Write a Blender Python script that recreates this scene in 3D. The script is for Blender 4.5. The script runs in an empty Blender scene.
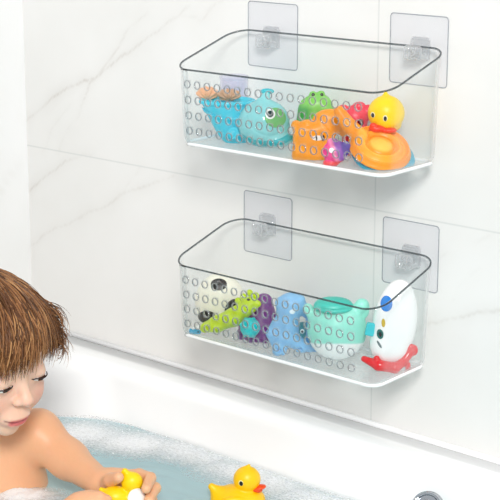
import bpy, bmesh, math, random
import numpy as np
from mathutils import Vector, Matrix
random.seed(7); rng=np.random.default_rng(7)
C=bpy.context.scene.collection
PI=math.pi
FACE=0.71            # yaw of the side the toys are turned to

# ------------------------------------------------------------------ helpers
def lin(h):
    h=h.lstrip('#'); r=[int(h[i:i+2],16)/255 for i in (0,2,4)]
    return tuple(((c/12.92) if c<=.04045 else ((c+.055)/1.055)**2.4) for c in r)
def L(h): return np.array(lin(h))
MATS={}
def nodes(name):
    m=bpy.data.materials.new(name); m.use_nodes=True; nt=m.node_tree
    return m,nt,nt.nodes['Principled BSDF'],nt.nodes['Material Output']
def pmat(name,col=None,rough=.4,metal=0,sub=0,subrad=(.01,.006,.004),trans=0,ior=1.45,spec=.5,bump=None,attr=False,coat=0,alpha=1,noise=None):
    m,nt,b,o=nodes(name)
    if attr:
        a=nt.nodes.new('ShaderNodeAttribute'); a.attribute_name='Col'; src=a.outputs['Color']
        if noise:
            n=nt.nodes.new('ShaderNodeTexNoise'); n.inputs['Scale'].default_value=noise[0]; n.inputs['Detail'].default_value=4
            mx=nt.nodes.new('ShaderNodeMix'); mx.data_type='RGBA'; mx.blend_type='MULTIPLY'; mx.inputs['Factor'].default_value=noise[1]
            nt.links.new(src,mx.inputs['A']); nt.links.new(n.outputs['Fac'],mx.inputs['B']); src=mx.outputs['Result']
        nt.links.new(src,b.inputs['Base Color'])
    else: b.inputs['Base Color'].default_value=(*lin(col),1)
    b.inputs['Roughness'].default_value=rough; b.inputs['Metallic'].default_value=metal
    b.inputs['Subsurface Weight'].default_value=sub; b.inputs['Subsurface Radius'].default_value=subrad; b.inputs['Subsurface Scale'].default_value=1
    b.inputs['Transmission Weight'].default_value=trans; b.inputs['IOR'].default_value=ior
    b.inputs['Specular IOR Level'].default_value=spec; b.inputs['Coat Weight'].default_value=coat; b.inputs['Alpha'].default_value=alpha
    if bump:
        n=nt.nodes.new('ShaderNodeTexNoise'); n.inputs['Scale'].default_value=bump[0]; n.inputs['Detail'].default_value=3
        bp=nt.nodes.new('ShaderNodeBump'); bp.inputs['Strength'].default_value=bump[1]; bp.inputs['Distance'].default_value=.001
        nt.links.new(n.outputs['Fac'],bp.inputs['Height']); nt.links.new(bp.outputs['Normal'],b.inputs['Normal'])
    return m
def clearmat(name,tint='#f6f8f9',milk='#ffffff',milk_face=.02,milk_edge=.25,gloss=1.45,rough=.03,blend=.35,gloss_k=1.0,pk=None,tlf=.5):
    """thin clear plastic: straight-through tint, surface gloss, a little haze that builds up edge-on"""
    m,nt,b,o=nodes(name); nt.nodes.remove(b); N=nt.nodes.new; Lk=nt.links.new
    tr=N('ShaderNodeBsdfTransparent'); tr.inputs['Color'].default_value=(*lin(tint),1)
    df=N('ShaderNodeBsdfDiffuse'); df.inputs['Color'].default_value=(*lin(milk),1)
    tl=N('ShaderNodeBsdfTranslucent'); tl.inputs['Color'].default_value=(*lin(milk),1)
    md=N('ShaderNodeMixShader'); md.inputs[0].default_value=tlf; Lk(df.outputs[0],md.inputs[1]); Lk(tl.outputs[0],md.inputs[2])
    gl=N('ShaderNodeBsdfGlossy'); gl.inputs['Roughness'].default_value=rough
    lw=N('ShaderNodeLayerWeight'); lw.inputs['Blend'].default_value=blend
    mr=N('ShaderNodeMapRange'); mr.inputs['To Min'].default_value=milk_face; mr.inputs['To Max'].default_value=milk_edge
    if pk:
        lw.inputs['Blend'].default_value=.5; pm=N('ShaderNodeMath'); pm.operation='POWER'; pm.inputs[1].default_value=pk
        Lk(lw.outputs['Facing'],pm.inputs[0]); Lk(pm.outputs[0],mr.inputs['Value'])
    else: Lk(lw.outputs['Facing'],mr.inputs['Value'])
    m1=N('ShaderNodeMixShader'); Lk(mr.outputs[0],m1.inputs[0]); Lk(tr.outputs[0],m1.inputs[1]); Lk(md.outputs[0],m1.inputs[2])
    l2=N('ShaderNodeLayerWeight'); l2.inputs['Blend'].default_value=.5        # same from both sides of the sheet
    pw=N('ShaderNodeMath'); pw.operation='POWER'; pw.inputs[1].default_value=4; Lk(l2.outputs['Facing'],pw.inputs[0])
    f0=((gloss-1)/(gloss+1))**2
    mu=N('ShaderNodeMapRange'); mu.inputs['To Min'].default_value=f0*gloss_k; mu.inputs['To Max'].default_value=.75*gloss_k; Lk(pw.outputs[0],mu.inputs['Value'])
    m2=N('ShaderNodeMixShader'); Lk(mu.outputs[0],m2.inputs[0]); Lk(m1.outputs[0],m2.inputs[1]); Lk(gl.outputs[0],m2.inputs[2])
    Lk(m2.outputs[0],o.inputs['Surface'])
    return m
def mesh_obj(name,verts,faces,mat=None,parent=None,smooth=True,cols=None):
    me=bpy.data.meshes.new(name)
    me.from_pydata([tuple(v) for v in verts],[],[tuple(f) for f in faces]); me.update()
    if smooth: me.polygons.foreach_set('use_smooth',[True]*len(me.polygons))
    if cols is not None:
        a=me.color_attributes.new('Col','FLOAT_COLOR','POINT')
        c=np.ones((len(me.vertices),4),np.float32); c[:,:3]=np.clip(cols,0,1); a.data.foreach_set('color',c.ravel())
    if mat: me.materials.append(mat)
    o=bpy.data.objects.new(name,me); C.objects.link(o)
    if parent: o.parent=parent
    return o
def thing(name,label,cat,loc=(0,0,0),rz=0,group=None):
    o=bpy.data.objects.new(name,None); o.empty_display_size=.02; C.objects.link(o); o.location=loc; o.rotation_euler=(0,0,rz)
    o['label']=label; o['category']=cat
    if group: o['group']=group
    return o
def tag(o,label,cat,group=None,kind=None):
    o['label']=label; o['category']=cat
    if group:o['group']=group
    if kind:o['kind']=kind
    return o
def structure(o): o['kind']='structure'; return o

# ---- signed distance modelling -------------------------------------------------
A=lambda *v: np.array(v[0] if len(v)==1 else v,float)
def rotm(rx=0,ry=0,rz=0):
    return np.array((Matrix.Rotation(rz,3,'Z')@Matrix.Rotation(ry,3,'Y')@Matrix.Rotation(rx,3,'X')))
def ell(P,c,r,M=None):
    Q=P-A(*c)
    if M is not None: Q=Q@M
    r=A(*r); k0=np.linalg.norm(Q/r,axis=-1); k1=np.linalg.norm(Q/(r*r),axis=-1)+1e-12
    return np.where(k0<1e-6,-r.min(),k0*(k0-1)/k1)
def cap(P,a,b,ra,rb=None):
    rb=ra if rb is None else rb
    a=A(*a);b=A(*b);ab=b-a; t=np.clip(((P-a)@ab)/(ab@ab+1e-12),0,1)
    return np.linalg.norm(P-(a+t[...,None]*ab),axis=-1)-(ra+(rb-ra)*t)
def box(P,c,h,r=1,M=None):
    Q=P-A(*c)
    if M is not None: Q=Q@M
    q=np.abs(Q)-(A(*h)-r)
    return np.linalg.norm(np.maximum(q,0),axis=-1)+np.minimum(q.max(axis=-1),0)-r
def tor(P,c,R,r,M=None):
    Q=P-A(*c)
    if M is not None: Q=Q@M
    return np.hypot(np.hypot(Q[...,0],Q[...,1])-R,Q[...,2])-r
def su(k,*ds):
    d=ds[0]
    for e in ds[1:]:
        h=np.clip(.5+.5*(e-d)/k,0,1); d=e*(1-h)+d*h-k*h*(1-h)
    return d
def ss(k,d,e):      # smooth subtract e from d
    h=np.clip(.5-.5*(d+e)/k,0,1); return d*(1-h)+(-e)*h+k*h*(1-h)
def chain(P,pts,rs,k=1):
    return su(k,*[cap(P,pts[i],pts[i+1],rs[i],rs[i+1]) for i in range(len(pts)-1)])
def sdf_mesh(fn,lo,hi,res,B=12):
    """naive surface nets on a grid evaluated only near the surface"""
    lo=A(*lo);hi=A(*hi); nb=np.maximum(np.ceil((hi-lo)/(res*B)).astype(int),1); n=nb*B+1
    V=np.ones(tuple(n),np.float32)
    ib=np.stack(np.meshgrid(*[np.arange(k) for k in nb],indexing='ij'),-1).reshape(-1,3)
    cen=lo+(ib+.5)*B*res; dc=fn(cen); rad=B*res*.5*math.sqrt(3)*1.35
    idx=np.stack(np.meshgrid(*[np.arange(B+1)]*3,indexing='ij'),-1)
    for (i,j,k),d in zip(ib,dc):
        s=(slice(i*B,i*B+B+1),slice(j*B,j*B+B+1),slice(k*B,k*B+B+1))
        if abs(d)>rad: 
            if d<0: V[s]=np.where(V[s]==1,-1,V[s])
        else: V[s]=fn(lo+(idx+A(i*B,j*B,k*B))*res)
    inside=V<0
    cs=[inside[a:n[0]-1+a,b:n[1]-1+b,c:n[2]-1+c] for a in(0,1) for b in(0,1) for c in(0,1)]
    cnt=sum(x.astype(np.int8) for x in cs); act=(cnt>0)&(cnt<8)
    ci=np.argwhere(act); vid=-np.ones(act.shape,int); vid[tuple(ci.T)]=np.arange(len(ci))
    acc=np.zeros((len(ci),3));num=np.zeros(len(ci))
    cor=[(a,b,c) for a in(0,1) for b in(0,1) for c in(0,1)]
    for a in cor:
        for ax in range(3):
            if a[ax]: continue
            b=list(a);b[ax]=1
            va=V[tuple((ci+a).T)];vb=V[tuple((ci+b).T)]; m=(va<0)!=(vb<0)
            t=np.where(m,va/(va-vb+1e-20),0); p=np.tile(A(*a),(len(ci),1)); p[:,ax]+=t
            acc+=p*m[:,None];num+=m
    vs=lo+(ci+acc/np.maximum(num,1)[:,None])*res
    F=[]
    for ax in range(3):
        u,v=(ax+1)%3,(ax+2)%3
        sl0=[slice(1,-1)]*3; sl0[ax]=slice(0,-1); sl1=list(sl0); sl1[ax]=slice(1,None)
        a=inside[tuple(sl0)];b=inside[tuple(sl1)]; e=np.argwhere(a!=b); off=A(1,1,1).astype(int); off[ax]=0
        g=e+off; s=inside[tuple(g.T)]
        q=[]
        for du,dv in((1,1),(0,1),(0,0),(1,0)):
            h=g.copy();h[:,u]-=du;h[:,v]-=dv;q.append(vid[tuple(h.T)])
        q=np.stack(q,1); q[~s]=q[~s][:,::-1]; F.append(q)
    F=np.concatenate(F); F=F[(F>=0).all(1)]
    e=res*.25
    for _ in range(2):
        d=fn(vs); g=np.stack([fn(vs+np.eye(3)[k]*e)-fn(vs-np.eye(3)[k]*e) for k in range(3)],1)/(2*e)
        g2=(g*g).sum(1)+1e-6; st=-(d/g2)[:,None]*g; ln=np.linalg.norm(st,axis=1,keepdims=True)
        vs=vs+st*np.minimum(1,res*.5/(ln+1e-12))
    return vs,F
def sdf_obj(name,fn,lo,hi,res,mat,parent=None,col=None,xf=None):
    vs,F=sdf_mesh(fn,lo,hi,res); cols=None
    if col is not None: cols=col(vs) if callable(col) else np.tile(L(col),(len(vs),1))
    if xf is not None: vs=xf(vs)
    return mesh_obj(name,vs,F,mat,parent,True,cols)

class Toy:
    """a toy modelled in its own small units (u metres each) about a centre; the Empty stands at its base"""
    def __init__(s,name,label,cat,centre,u,floor,mat,group=None,rz=FACE):
        s.c=A(*centre);s.u=u;s.m=mat
        s.root=thing(name,label,cat,(centre[0],centre[1],floor),rz,group); s.dz=centre[2]-floor
    def part(s,name,fn,b,col,res=.8,mat=None,parent=None):
        lo,hi=A(*b[0])-2,A(*b[1])+2
        return sdf_obj(name,fn,lo,hi,res,mat or s.m,parent or s.root,col,lambda v:v*s.u+A(0,0,s.dz))

# ------------------------------------------------------------------ materials
RUB=pmat('soft_rubber',attr=True,rough=.38,sub=.15,subrad=(.006,.006,.006))
GLOSSY=pmat('glossy_plastic',attr=True,rough=.16,coat=.3)
DARK=pmat('black_paint','#141414',rough=.25)
def translucent(name,tint,f=.45,e=.8): return clearmat(name,tint=tint,milk=tint,milk_face=f,milk_edge=e,rough=.12)
CYAN=clearmat('translucent_cyan',tint='#a6eef8',milk='#4fe2f8',milk_face=.95,milk_edge=.95,rough=.12,tlf=.15)
TEAL=clearmat('translucent_teal',tint='#b8eef0',milk='#9be8ec',milk_face=.95,milk_edge=.95,rough=.12,tlf=.15)
LILAC=translucent('translucent_lilac','#f5f4fc',.28,.7)
CLEAR=clearmat('clear_acrylic',tint='#fdfefe',milk_face=.004,milk_edge=.95,rough=.04,gloss_k=.35,pk=3.4,tlf=.4)
RIM=clearmat('acrylic_edge_painted_dark',tint='#b4b9bb',milk='#7c8083',milk_face=.06,milk_edge=.62,rough=.05)  # grey tint paints in the dark refraction along the clear rim
RIML=clearmat('acrylic_painted_highlight',tint='#ffffff',milk='#ffffff',milk_face=.95,milk_edge=.99,rough=.08,tlf=.1)  # near-opaque white: bottom edge highlight put into the colour
HOLE=clearmat('acrylic_hole_edge',tint='#b4bcc0',milk='#ffffff',milk_face=.10,milk_edge=.8,rough=.05,blend=.35)
PAD=clearmat('clear_film',tint='#fdfdfe',milk='#f6f8fb',milk_face=.05,milk_edge=.3,rough=.25,gloss=1.3,gloss_k=.6)
PADE=clearmat('clear_film_edge',tint='#dadee2',milk='#e6e9ec',milk_face=.25,milk_edge=.5,rough=.2)
HOOK=clearmat('clear_hook_plastic',tint='#f4f5f6',milk='#ffffff',milk_face=.14,milk_edge=.6,rough=.06,gloss=1.5,blend=.4)
CHROME=pmat('chrome','#c8ccd0',rough=.08,metal=1)
TUB=pmat('white_enamel','#fdfdfd',rough=.12,coat=.4)
CAULK=pmat('caulk','#ffffff',rough=.5)

# ------------------------------------------------------------------ setting
RIMZ=-.4536; WZ=-.52
def wall_material():
    m,nt,b,o=nodes('marble_tile'); N=nt.nodes.new; Lk=nt.links.new
    at=N('ShaderNodeAttribute'); at.attribute_name='Col'
    n=N('ShaderNodeTexNoise'); n.inputs['Scale'].default_value=4; n.inputs['Detail'].default_value=6
    cr=N('ShaderNodeValToRGB'); cr.color_ramp.elements[0].position=.35; cr.color_ramp.elements[0].color=(*lin('#f1f1ef'),1)
    cr.color_ramp.elements[1].position=.7; cr.color_ramp.elements[1].color=(1,1,1,1)
    Lk(n.outputs['Fac'],cr.inputs[0])
    mx=N('ShaderNodeMix'); mx.data_type='RGBA'; mx.blend_type='MULTIPLY'; mx.inputs['Factor'].default_value=.8
    Lk(at.outputs['Color'],mx.inputs['A']); Lk(cr.outputs['Color'],mx.inputs['B']); Lk(mx.outputs['Result'],b.inputs['Base Color'])
    b.inputs['Roughness'].default_value=.28; b.inputs['Specular IOR Level'].default_value=.35
    return m
MARBLE=wall_material()
def fbm(x,y,seed=0):
    r=np.random.default_rng(seed); v=0*x
    for o in range(5):
        for _ in range(3):
            a=r.uniform(0,2*PI); f=(2**o)*r.uniform(6,11); v=v+np.sin((x*math.cos(a)+y*math.sin(a))*f*2+r.uniform(0,6))*.5**o/3
    return v
def veined(X,Z,veins,base,vcol,grout_x,grout_z,gcol):
    wx=X+fbm(X,Z,1)*.006+fbm(X*6,Z*6,11)*.0028; wz=Z+fbm(X,Z,2)*.006+fbm(X*6,Z*6,12)*.0028; a=0*X
    for pts,w,s in veins:
        for i in range(len(pts)-1):
            p=A(*pts[i]);q=A(*pts[i+1]);d=q-p
            t=np.clip(((wx-p[0])*d[0]+(wz-p[1])*d[1])/(d@d),0,1)
            D=np.hypot(wx-p[0]-t*d[0],wz-p[1]-t*d[1])
            k=s*.62*(.75+.9*fbm(X*3,Z*3,5))
            a=np.maximum(a,np.clip(k,0,1)*(np.exp(-(D/(w*.7))**2)+.3*np.exp(-(D/(w*6))**2)))
    col=L(base)[None]*(1-a[:,None])+L(vcol)[None]*a[:,None]
    g=0*X
    for gx in grout_x: g=np.maximum(g,np.clip(1.4-np.abs(X-gx)/.0009,0,1))
    for gz in grout_z: g=np.maximum(g,np.clip(1.4-np.abs(Z-gz)/.0009,0,1))
    return col*(1-g[:,None])+L(gcol)[None]*g[:,None]
def grid_lines(lo,hi,step,extra):
    g=list(np.arange(lo,hi+1e-9,step))
    for e in extra: g=[v for v in g if abs(v-e)>.0016]+[e-.0015,e-.0007,e,e+.0007,e+.0015]
    return np.array(sorted(g))
GX,GZ=.1983,-.1938
VEINS=[
 ([(-0.4140,-0.1650),(-0.3290,-0.1200),(-0.2580,-0.0850),(-0.1950,-0.0440),(-0.1040,0.0120),(-0.0460,0.0450)],.0020,.55),
 ([(-0.2820,-0.1280),(-0.2660,-0.0940),(-0.2230,-0.0500),(-0.1780,-0.0000),(-0.1300,0.0300)],.0018,.45),
 ([(-0.3320,-0.1920),(-0.2820,-0.1280)],.0016,.35),
 ([(-0.4010,-0.2540),(-0.3210,-0.2070),(-0.2690,-0.1930)],.0018,.5),
 ([(-0.4050,-0.3330),(-0.3370,-0.2990),(-0.2170,-0.2420),(-0.1180,-0.1960)],.0018,.4),
 ([(-0.2170,-0.2420),(-0.1790,-0.1920)],.0016,.25),
 ([(-0.3730,-0.1970),(-0.3100,-0.1340)],.0016,.25),
 ([(-0.1040,0.0120),(-0.0630,0.0050),(-0.0060,0.0450)],.0018,.3),
 ([(0.2300,-0.3530),(0.2750,-0.3180),(0.3290,-0.2920),(0.3790,-0.2720)],.0020,.45),
 ([(0.2880,-0.2350),(0.3260,-0.2080),(0.3750,-0.1790)],.0022,.5),
 ([(0.3090,-0.2790),(0.3400,-0.2300)],.0016,.25),
 ([(0.0880,-0.1140),(0.1540,-0.1300),(0.1940,-0.1710)],.0018,.2)]
xs=grid_lines(-.40,.90,.0035,[GX]); zs=np.concatenate([np.arange(-1.0,-.50,.05),grid_lines(-.50,.42,.0035,[GZ])])
X,Z=np.meshgrid(xs,zs,indexing='ij'); nx,nz=X.shape
ii,jj=np.meshgrid(np.arange(nx-1),np.arange(nz-1),indexing='ij'); b0=(ii*nz+jj).ravel()
Fq=np.stack([b0,b0+nz,b0+nz+1,b0+1],1)
cw=veined(X.ravel(),Z.ravel(),VEINS,'#f0efed','#cfcac4',[GX],[GZ],'#dddedc')
wall=structure(mesh_obj('wall_back',np.stack([X.ravel(),0*X.ravel(),Z.ravel()],1),Fq,MARBLE,None,False,cw))
# left wall turns the corner and comes forward
ys=np.arange(-1.1,1e-6,.01); z2=np.arange(-1.0,.45,.01)
Y,Z=np.meshgrid(ys,z2,indexing='ij'); ny,nz=Y.shape
ii,jj=np.meshgrid(np.arange(ny-1),np.arange(nz-1),indexing='ij'); b0=(ii*nz+jj).ravel()
Fq=np.stack([b0,b0+1,b0+nz+1,b0+nz],1)[:,::-1]
cl=veined(Y.ravel(),Z.ravel(),[([(-.02,-.22),(-.12,-.31),(-.3,-.42)],.003,.35)],'#f9f9f9','#d6d2cd',[],[],'#d9dad8')
structure(mesh_obj('wall_left',np.stack([0*Y.ravel()-.40,Y.ravel(),Z.ravel()],1),Fq,MARBLE,None,False,cl))
def bead(name,pts,r,mat,seg=8,close=False,parent=None,rb=None):
    pts=[Vector(p) for p in pts]; n=len(pts); V=[];F=[]
    up0=None
    for i,p in enumerate(pts):
        a=pts[(i-1)%n] if (i>0 or close) else p; b=pts[(i+1)%n] if (i<n-1 or close) else p
        t=(b-a).normalized()
        if up0 is None: up0=t.orthogonal().normalized() if abs(t.z)>.8 else Vector((0,0,1))
        s=t.cross(up0).normalized(); u=s.cross(t).normalized(); up0=u
        ri=r[i] if isinstance(r,(list,np.ndarray)) else r; rr=ri if rb is None else rb
        for k in range(seg):
            an=2*PI*k/seg; V.append(p+s*(ri*math.cos(an))+u*(rr*math.sin(an)))
    for i in range(n if close else n-1):
        j=(i+1)%n
        for k in range(seg): F.append((i*seg+k,i*seg+(k+1)%seg,j*seg+(k+1)%seg,j*seg+k))
    if not close: F.append(tuple(range(seg))[::-1]); F.append(tuple((n-1)*seg+k for k in range(seg)))
    return mesh_obj(name,V,F,mat,parent)
structure(bead('trim_1',[(-.399,-.003,RIMZ+.002),(.9,-.003,RIMZ+.002)],.0036,CAULK))
structure(bead('trim_2',[(-.397,-.01,RIMZ+.002),(-.397,-1.0,RIMZ+.002)],.0036,CAULK))
fl=mesh_obj('floor',[(-.4,-2.2,-.92),(2.2,-2.2,-.92),(2.2,0,-.92),(-.4,0,-.92)],[(0,1,2,3)],pmat('floor_tile','#dcdcda',rough=.4),None,False); structure(fl)

# ------------------------------------------------------------------ bathtub
def rrect(x0,x1,y0,y1,r4,n=16,m=14):
    """r4 radii for corners (x0,y1),(x1,y1),(x1,y0),(x0,y0); clockwise seen from above"""
    out=[]
    cs=[((x0,y1),(1,-1),PI,PI/2),((x1,y1),(-1,-1),PI/2,0),((x1,y0),(-1,1),0,-PI/2),((x0,y0),(1,1),-PI/2,-PI)]
    arcs=[]
    for (c,sg,a0,a1),r in zip(cs,r4):
        cx,cy=c[0]+sg[0]*r,c[1]+sg[1]*r
        arcs.append([(cx+r*math.cos(a0+(a1-a0)*i/n),cy+r*math.sin(a0+(a1-a0)*i/n)) for i in range(n+1)])
    for k in range(4):
        a=arcs[k]; b=arcs[(k+1)%4][0]; out+=a
        for i in range(1,m): out.append((a[-1][0]+(b[0]-a[-1][0])*i/m,a[-1][1]+(b[1]-a[-1][1])*i/m))
    return out
tub=thing('bathtub','white enamel bathtub with rounded inner corners along the tiled wall','bathtub',(.3,-.37,-.92))
rings=[]
def ring(x0,x1,y0,y1,r,z): rings.append([(x,y,z) for x,y in rrect(x0,x1,y0,y1,r)])
E=.0015
ring(-.398,1.10,-.70,-E,[.012]*4,-.918); ring(-.398,1.10,-.74,-E,[.012]*4,RIMZ-.03); ring(-.398,1.10,-.75,-E,[.012]*4,RIMZ-.012)
ring(-.398,1.10,-.748,-E,[.012]*4,RIMZ-.004); ring(-.397,1.094,-.742,-E-.001,[.012]*4,RIMZ)
ring(-.345,1.04,-.665,-.046,[.10,.08,.08,.10],RIMZ+.0005)
for t in range(1,8):
    a=PI/2*t/7; d=.014*math.sin(a); zz=.018*(1-math.cos(a))
    ring(-.345+d*1.6,1.04-d,-.665+d,-.046-d,[.10+.06*t/7,.08,.08,.16],RIMZ-zz)
for t,(ix,iy,z) in enumerate([(.035,.020,-.50),(.055,.028,-.54),(.085,.038,-.60),(.13,.05,-.68),(.18,.07,-.73),(.24,.11,-.755),(.36,.2,-.76)]):
    ring(-.345+ix,1.04-iy*1.5,-.665+iy,-.046-iy,[min(.30,.16+.03*t),.10,.10,min(.30,.16+.03*t)] if t<5 else [.12,.08,.08,.12],z)
nr=len(rings[0]); V=[v for r in rings for v in r]; F=[]
for i in range(len(rings)-1):
    for k in range(nr): F.append((i*nr+k,(i)*nr+(k+1)%nr,(i+1)*nr+(k+1)%nr,(i+1)*nr+k))
F.append(tuple((len(rings)-1)*nr+k for k in range(nr)))
tb=mesh_obj('tub_body',[(x-.3,y+.37,z+.92) for x,y,z in V],F,TUB,tub)
bm=bmesh.new(); bm.from_mesh(tb.data); bmesh.ops.recalc_face_normals(bm,faces=bm.faces); bm.to_mesh(tb.data); bm.free()

# chrome overflow fitting on the sloping inner wall
oc=A((0.3370,-0.0850,-0.4900))
of=thing('overflow_cover','round chrome overflow knob on the inner wall of the bathtub','drain cover',tuple(oc),0)
Mo=rotm(rx=math.radians(50),rz=math.radians(14))
def disc(P,c,r,h,e=.8):
    Q=(P-A(*c))@Mo; q=np.stack([np.hypot(Q[...,0],Q[...,1])-r+e,np.abs(Q[...,2])-h+e],-1)
    return np.linalg.norm(np.maximum(q,0),axis=-1)+np.minimum(q.max(-1),0)-e
mm=lambda v:v*.001
sdf_obj('cover_plate',lambda P:ss(1,su(.5,disc(P,(0,0,0),19,3,1.2),disc(P,tuple(Mo@A(0,0,3)),17,3,1.2)),disc(P,tuple(Mo@A(0,0,7)),13.5,3,1)),(-24,-24,-24),(24,24,24),.8,CHROME,of,None,mm)
sdf_obj('turning_knob',lambda P:su(1,disc(P,tuple(Mo@A(0,0,5)),8,5,1.5),box(P,tuple(Mo@A(0,0,9)),(11,4,4),1.5,Mo)),(-24,-24,-24),(24,24,24),.7,CHROME,of,None,mm)

# bath water with gentle ripples and foam
def ripple(x,y): return .0004*np.sin(x*150+np.sin(y*90)*1.5)*np.sin(y*120+1)+.0009*np.sin(np.hypot(x-.03,y+.22)*260)*np.exp(-np.hypot(x-.03,y+.22)*9)
def inwater(x,y,m=0):
    x0,x1,y0,y1,r=-.345+.044+m,1.04-.034-m,-.665+.0235+m,-.046-.0235-m,.17
    qx=np.abs(x-(x0+x1)/2)-((x1-x0)/2-r); qy=np.abs(y-(y0+y1)/2)-((y1-y0)/2-r)
    return np.hypot(np.maximum(qx,0),np.maximum(qy,0))+np.minimum(np.maximum(qx,qy),0)-r
ol=rrect(-.345+.046,1.04-.036,-.665+.0245,-.046-.0245,[.19,.10,.10,.19])
cx,cy=.3,-.35; V=[];F=[]; K=90; no=len(ol)
for k in range(K+1):
    s=k/K
    for (x,y) in ol:
        X_,Y_=cx+(x-cx)*s,cy+(y-cy)*s; V.append((X_,Y_,float(ripple(X_,Y_))))
for k in range(K):
    for i in range(no): F.append((k*no+i,k*no+(i+1)%no,(k+1)*no+(i+1)%no,(k+1)*no+i))
def water_mat():
    m,nt,b,o=nodes('bath_water'); nt.nodes.remove(b); N=nt.nodes.new; Lk=nt.links.new
    tr=N('ShaderNodeBsdfTransparent'); tr.inputs['Color'].default_value=(*lin('#dcf3f7'),1)
    df=N('ShaderNodeBsdfDiffuse'); df.inputs['Color'].default_value=(*lin('#cbecf2'),1)
    m1=N('ShaderNodeMixShader'); m1.inputs[0].default_value=.62; Lk(tr.outputs[0],m1.inputs[1]); Lk(df.outputs[0],m1.inputs[2])
    gl=N('ShaderNodeBsdfGlossy'); gl.inputs['Roughness'].default_value=.05
    fr=N('ShaderNodeFresnel'); fr.inputs['IOR'].default_value=1.2
    n=N('ShaderNodeTexNoise'); n.inputs['Scale'].default_value=30; bp=N('ShaderNodeBump'); bp.inputs['Strength'].default_value=.15; bp.inputs['Distance'].default_value=.004
    Lk(n.outputs['Fac'],bp.inputs['Height']); Lk(bp.outputs['Normal'],gl.inputs['Normal']); Lk(bp.outputs['Normal'],fr.inputs['Normal'])
    m2=N('ShaderNodeMixShader'); Lk(fr.outputs[0],m2.inputs[0]); Lk(m1.outputs[0],m2.inputs[1]); Lk(gl.outputs[0],m2.inputs[2])
    Lk(m2.outputs[0],o.inputs['Surface']); return m
wt=mesh_obj('bath_water',[(x,y,z) for x,y,z in V],F,water_mat()); wt.location=(0,0,WZ)
tag(wt,'pale turquoise bath water filling the white tub','water',kind='stuff')

# foam: soft lacy rafts floating on the water, with small bubbles on top
def foam_mat():
    m,nt,b,o=nodes('foam'); N=nt.nodes.new; Lk=nt.links.new
    b.inputs['Base Color'].default_value=(*lin('#fbfdff'),1); b.inputs['Roughness'].default_value=.5
    b.inputs['Subsurface Weight'].default_value=.2; b.inputs['Subsurface Radius'].default_value=(.004,.004,.005); b.inputs['Subsurface Scale'].default_value=1
    at=N('ShaderNodeAttribute'); at.attribute_name='Col'
    n=N('ShaderNodeTexNoise'); n.inputs['Scale'].default_value=95; n.inputs['Detail'].default_value=5; n.inputs['Roughness'].default_value=.65
    v=N('ShaderNodeTexVoronoi'); v.inputs['Scale'].default_value=260
    bp=N('ShaderNodeBump'); bp.inputs['Strength'].default_value=.35; bp.inputs['Distance'].default_value=.0015; Lk(v.outputs['Distance'],bp.inputs['Height']); Lk(bp.outputs['Normal'],b.inputs['Normal'])
    ad=N('ShaderNodeMath'); ad.operation='ADD'; Lk(at.outputs['Fac'],ad.inputs[0]); Lk(n.outputs['Fac'],ad.inputs[1])
    mr=N('ShaderNodeMapRange'); mr.inputs['From Min'].default_value=.68; mr.inputs['From Max'].default_value=1.45; Lk(ad.outputs[0],mr.inputs['Value'])
    Lk(mr.outputs[0],b.inputs['Alpha']); return m
def ico(n=1):
    bm=bmesh.new(); bmesh.ops.create_icosphere(bm,subdivisions=n,radius=1); v=np.array([x.co for x in bm.verts]); f=np.array([[q.index for q in p.verts] for p in bm.faces]); bm.free(); return v,f
PATCH=[]
def raft(c,sx,sy,h,rot,k): PATCH.append((c[0],c[1],sx,sy,h,rot,k))
raft((-0.0650,-0.3150,-0.5200),.05,.028,.010,.7,1.0)
raft((-0.1490,-0.1370,-0.5200),.08,.055,.004,.45,.9)
raft((-0.0860,-0.1180,-0.5200),.09,.048,.003,.35,.9)
raft((-0.0080,-0.0930,-0.5200),.10,.045,.003,.15,.85)
raft((0.1020,-0.0980,-0.5200),.12,.045,.003,.05,.9)
raft((0.2170,-0.1020,-0.5200),.14,.045,.003,.0,.85)

fx_=np.arange(-.34,.62,.0022); fy_=np.arange(-.62,-.05,.0022); X,Y=np.meshgrid(fx_,fy_,indexing='ij'); dens=0*X; hh=0*X
for (cx_,cy_,sx,sy,h,rot,k) in PATCH:
    c,s_=math.cos(rot),math.sin(rot); u=((X-cx_)*c+(Y-cy_)*s_)/sx; v=(-(X-cx_)*s_+(Y-cy_)*c)/sy
    g=np.exp(-(u*u+v*v)); dens=np.maximum(dens,k*g); hh=np.maximum(hh,h*g)
dens=dens+.10*fbm(X*1.5,Y*1.5,9)*(dens>.02)
ok=(inwater(X,Y,.0015)<0)&(dens>.2); vid=-np.ones(X.shape,int); vid[ok]=np.arange(ok.sum())
Zf=.0012+hh*(1+.35*fbm(X*4,Y*4,3)+.2*fbm(X*11,Y*11,4))
V=np.stack([X[ok],Y[ok],Zf[ok]],1)
q=np.stack([vid[:-1,:-1],vid[1:,:-1],vid[1:,1:],vid[:-1,1:]],-1).reshape(-1,4); q=q[(q>=0).all(1)]
dc=np.repeat(dens[ok][:,None],3,1)
iv,if_=ico(2); FV=[V];FF=[tuple(int(i) for i in f) for f in q]; FC=[dc]; base_=len(V)
sel=rng.choice(len(V),350,p=(dens[ok]**3)/(dens[ok]**3).sum())
for i in sel:
    r=rng.uniform(.0004,.0012); FV.append(iv*r+V[i]+A(0,0,-r*.2)); FF+= [tuple(int(a)+base_ for a in f) for f in if_]; FC.append(np.ones((len(iv),3))); base_+=len(iv)
fo=mesh_obj('bath_foam',np.concatenate(FV),FF,foam_mat(),None,True,np.concatenate(FC)); fo.location=(0,0,WZ); tag(fo,'white soap foam floating on the bath water around the child','foam',kind='stuff')

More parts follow.
